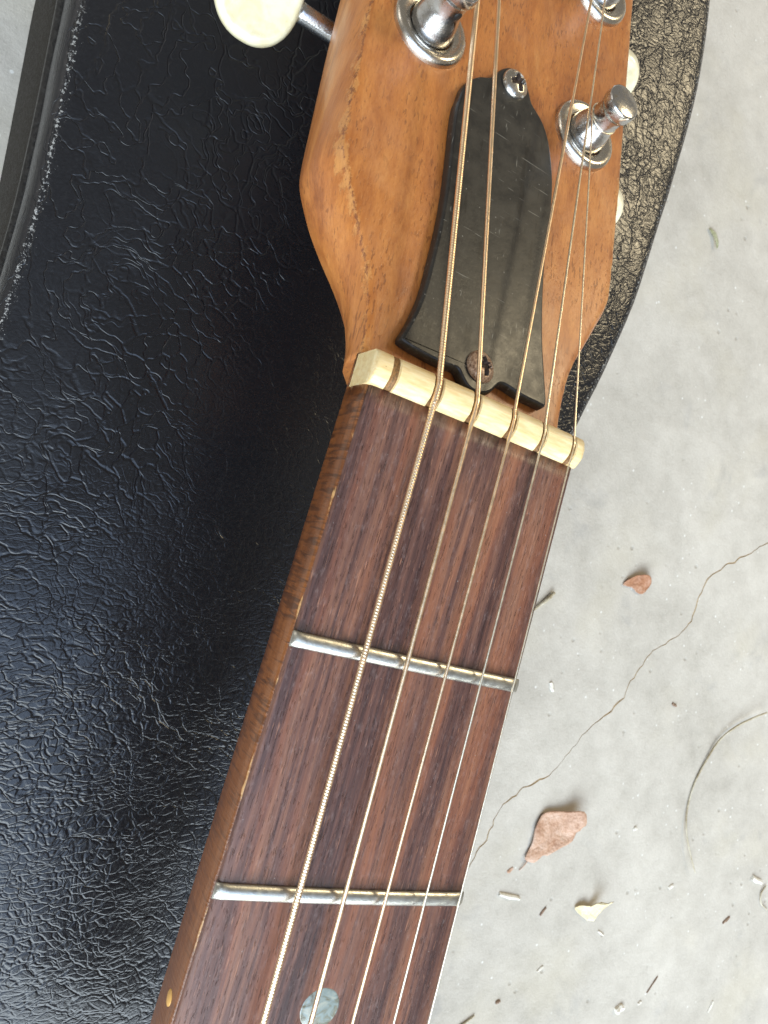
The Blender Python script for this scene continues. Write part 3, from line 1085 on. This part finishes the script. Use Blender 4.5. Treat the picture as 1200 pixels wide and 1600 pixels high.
zf = FLOOR
needle = [(331.3, -46.3, zf + 4.0), (322.5, -50.6, zf + 3.4), (310.9, -57.3, zf + 2.6), (300.9, -66.8, zf + 1.6), (295.1, -79.8, zf + .8), (291.0, -92.4, zf + .6), (290.4, -106.2, zf + .8), (293.4, -118.0, zf + 1.6), (300.4, -129.7, zf + 2.4), (306.7, -138.0, zf + 2.6)]
stick('dry_straw', needle, .55, NEEDLE, 'long curved dry straw lying on the concrete at the right', 'straw', taper=.75)
stick('dry_twig', [(163.4, -16.2, zf + 1.4), (159.9, -20.9, zf + 1.2), (155.6, -25.4, zf + 1), (150.6, -30, zf + .9)], .9, NEEDLE, 'short pale twig poking out beside the right edge of the neck', 'twig', taper=.8)
stick('straw_scrap', [(374.5, -143.5, zf + .7), (371.5, -148, zf + .8), (374, -154, zf + .7), (381.3, -157.6, zf + .6)], .4, NEEDLE, 'small hooked straw scrap at the right end of the concrete', 'straw')
stick('straw_scrap', [(176.0, -214.5, zf + .5), (179.5, -212.2, zf + .6), (183.5, -209.4, zf + .5)], .55, NEEDLE, 'short straw scrap at the bottom beside the fingerboard', 'straw')


def chip(name, a, b, w, h, mat, label, cat, group=None):
    """an angular splinter between two floor points"""
    a = Vector((a[0], a[1], 0)); b = Vector((b[0], b[1], 0))
    t = (b - a); L = t.length; t.normalize(); n = Vector((-t.y, t.x, 0))
    rows = []
    K = 5
    rnd = random.Random(int(a.x * 13 + a.y * 7))
    for k in range(K):
        u = k / (K - 1)
        ww = w * (.55 + .45 * math.sin(math.pi * min(.95, max(.12, u)))) * rnd.uniform(.8, 1.15)
        hh = h * rnd.uniform(.75, 1.1)
        c = a + t * L * u + n * rnd.uniform(-.12, .12) * w
        rows.append([tuple(c - n * ww / 2 + Vector((0, 0, zf + .02))), tuple(c - n * ww * .42 + Vector((0, 0, zf + hh * .8))), tuple(c + n * ww * .1 + Vector((0, 0, zf + hh))),
                     tuple(c + n * ww * .45 + Vector((0, 0, zf + hh * .6))), tuple(c + n * ww / 2 + Vector((0, 0, zf + .02)))])
    V, F = loft(rows, closed=True)
    return tag(obj(name, V, F, mat, smooth=False), label, cat, group)


chip('wood_splinter', (179.0, -154.4), (191.6, -156.2), 2.3, 1.2, CHIPW, 'white splinter on the concrete just below and left of the large brown leaf', 'splinter')
for a, b, w, h, m_, lb in (((207.1, -163.8), (209.6, -159.8), 1.2, .8, CHIPB, 'small brown chip between the white splinter and the curled cream leaf'),
                           ((180.6, -144.5), (183.2, -142.4), 1.7, .7, LEAF1, 'tan flake next to the stalk of the large brown leaf'),
                           ((360.0, -139.6), (369.8, -142.1), 3.6, 1.5, CHIPW, 'whitish flake at the far right beside the hooked straw'),
                           ((344.0, -166.0), (348.8, -162.4), 1.6, .7, CHIPB, 'brown chip at the right below the whitish flake'),
                           ((295.6, -203.2), (300.9, -194.6), .8, .6, CHIPB, 'thin brown sliver near the bottom right of the concrete'),
                           ((275.0, -211.8), (279.4, -209.2), 4.2, 2.0, CHIPW, 'pale pebble at the bottom of the concrete'),
                           ((350.2, -215.8), (352.4, -209.8), 1.5, .8, CHIPW, 'pale splinter near the bottom right corner'),
                           ((194.2, -204.4), (196.4, -203.4), 1.8, .9, CHIPB, 'dark crumb at the bottom close to the fingerboard'),
                           ((214.6, -190.4), (217.6, -188.0), 1.3, .7, CHIPW, 'small white sliver at the bottom, right of the dark crumb'),
                           ((248.2, -170.9), (252.6, -172.9), 1.2, .7, CHIPW, 'small white sliver right below the curled cream leaf'),
                           ((292.4, -148.2), (295.0, -146.2), 2.0, .8, CHIPW, 'white crumb below the lower tip of the long curved straw'),
                           ((176.4, -56.2), (179.0, -60.2), 2.2, 1.0, CHIPW, 'pinkish white flake beside the right end of the first fret'),
                           ((259.4, -53.2), (262.6, -54.4), 1.7, .9, CHIPB, 'dark crumb on the concrete between the crack and the long straw'),
                           ((254.8, -119.6), (256.4, -118.4), 1.9, 1.0, CHIPW, 'white crumb between the large brown leaf and the long straw'),
                           ((291.0, -209.0), (292.8, -207.6), 1.6, .8, CHIPW, 'pale crumb right of the pale pebble')):
    chip('floor_crumb', a, b, w, h, m_, lb, 'crumb', 'crumbs scattered on the concrete')

sc.render.engine = 'CYCLES'
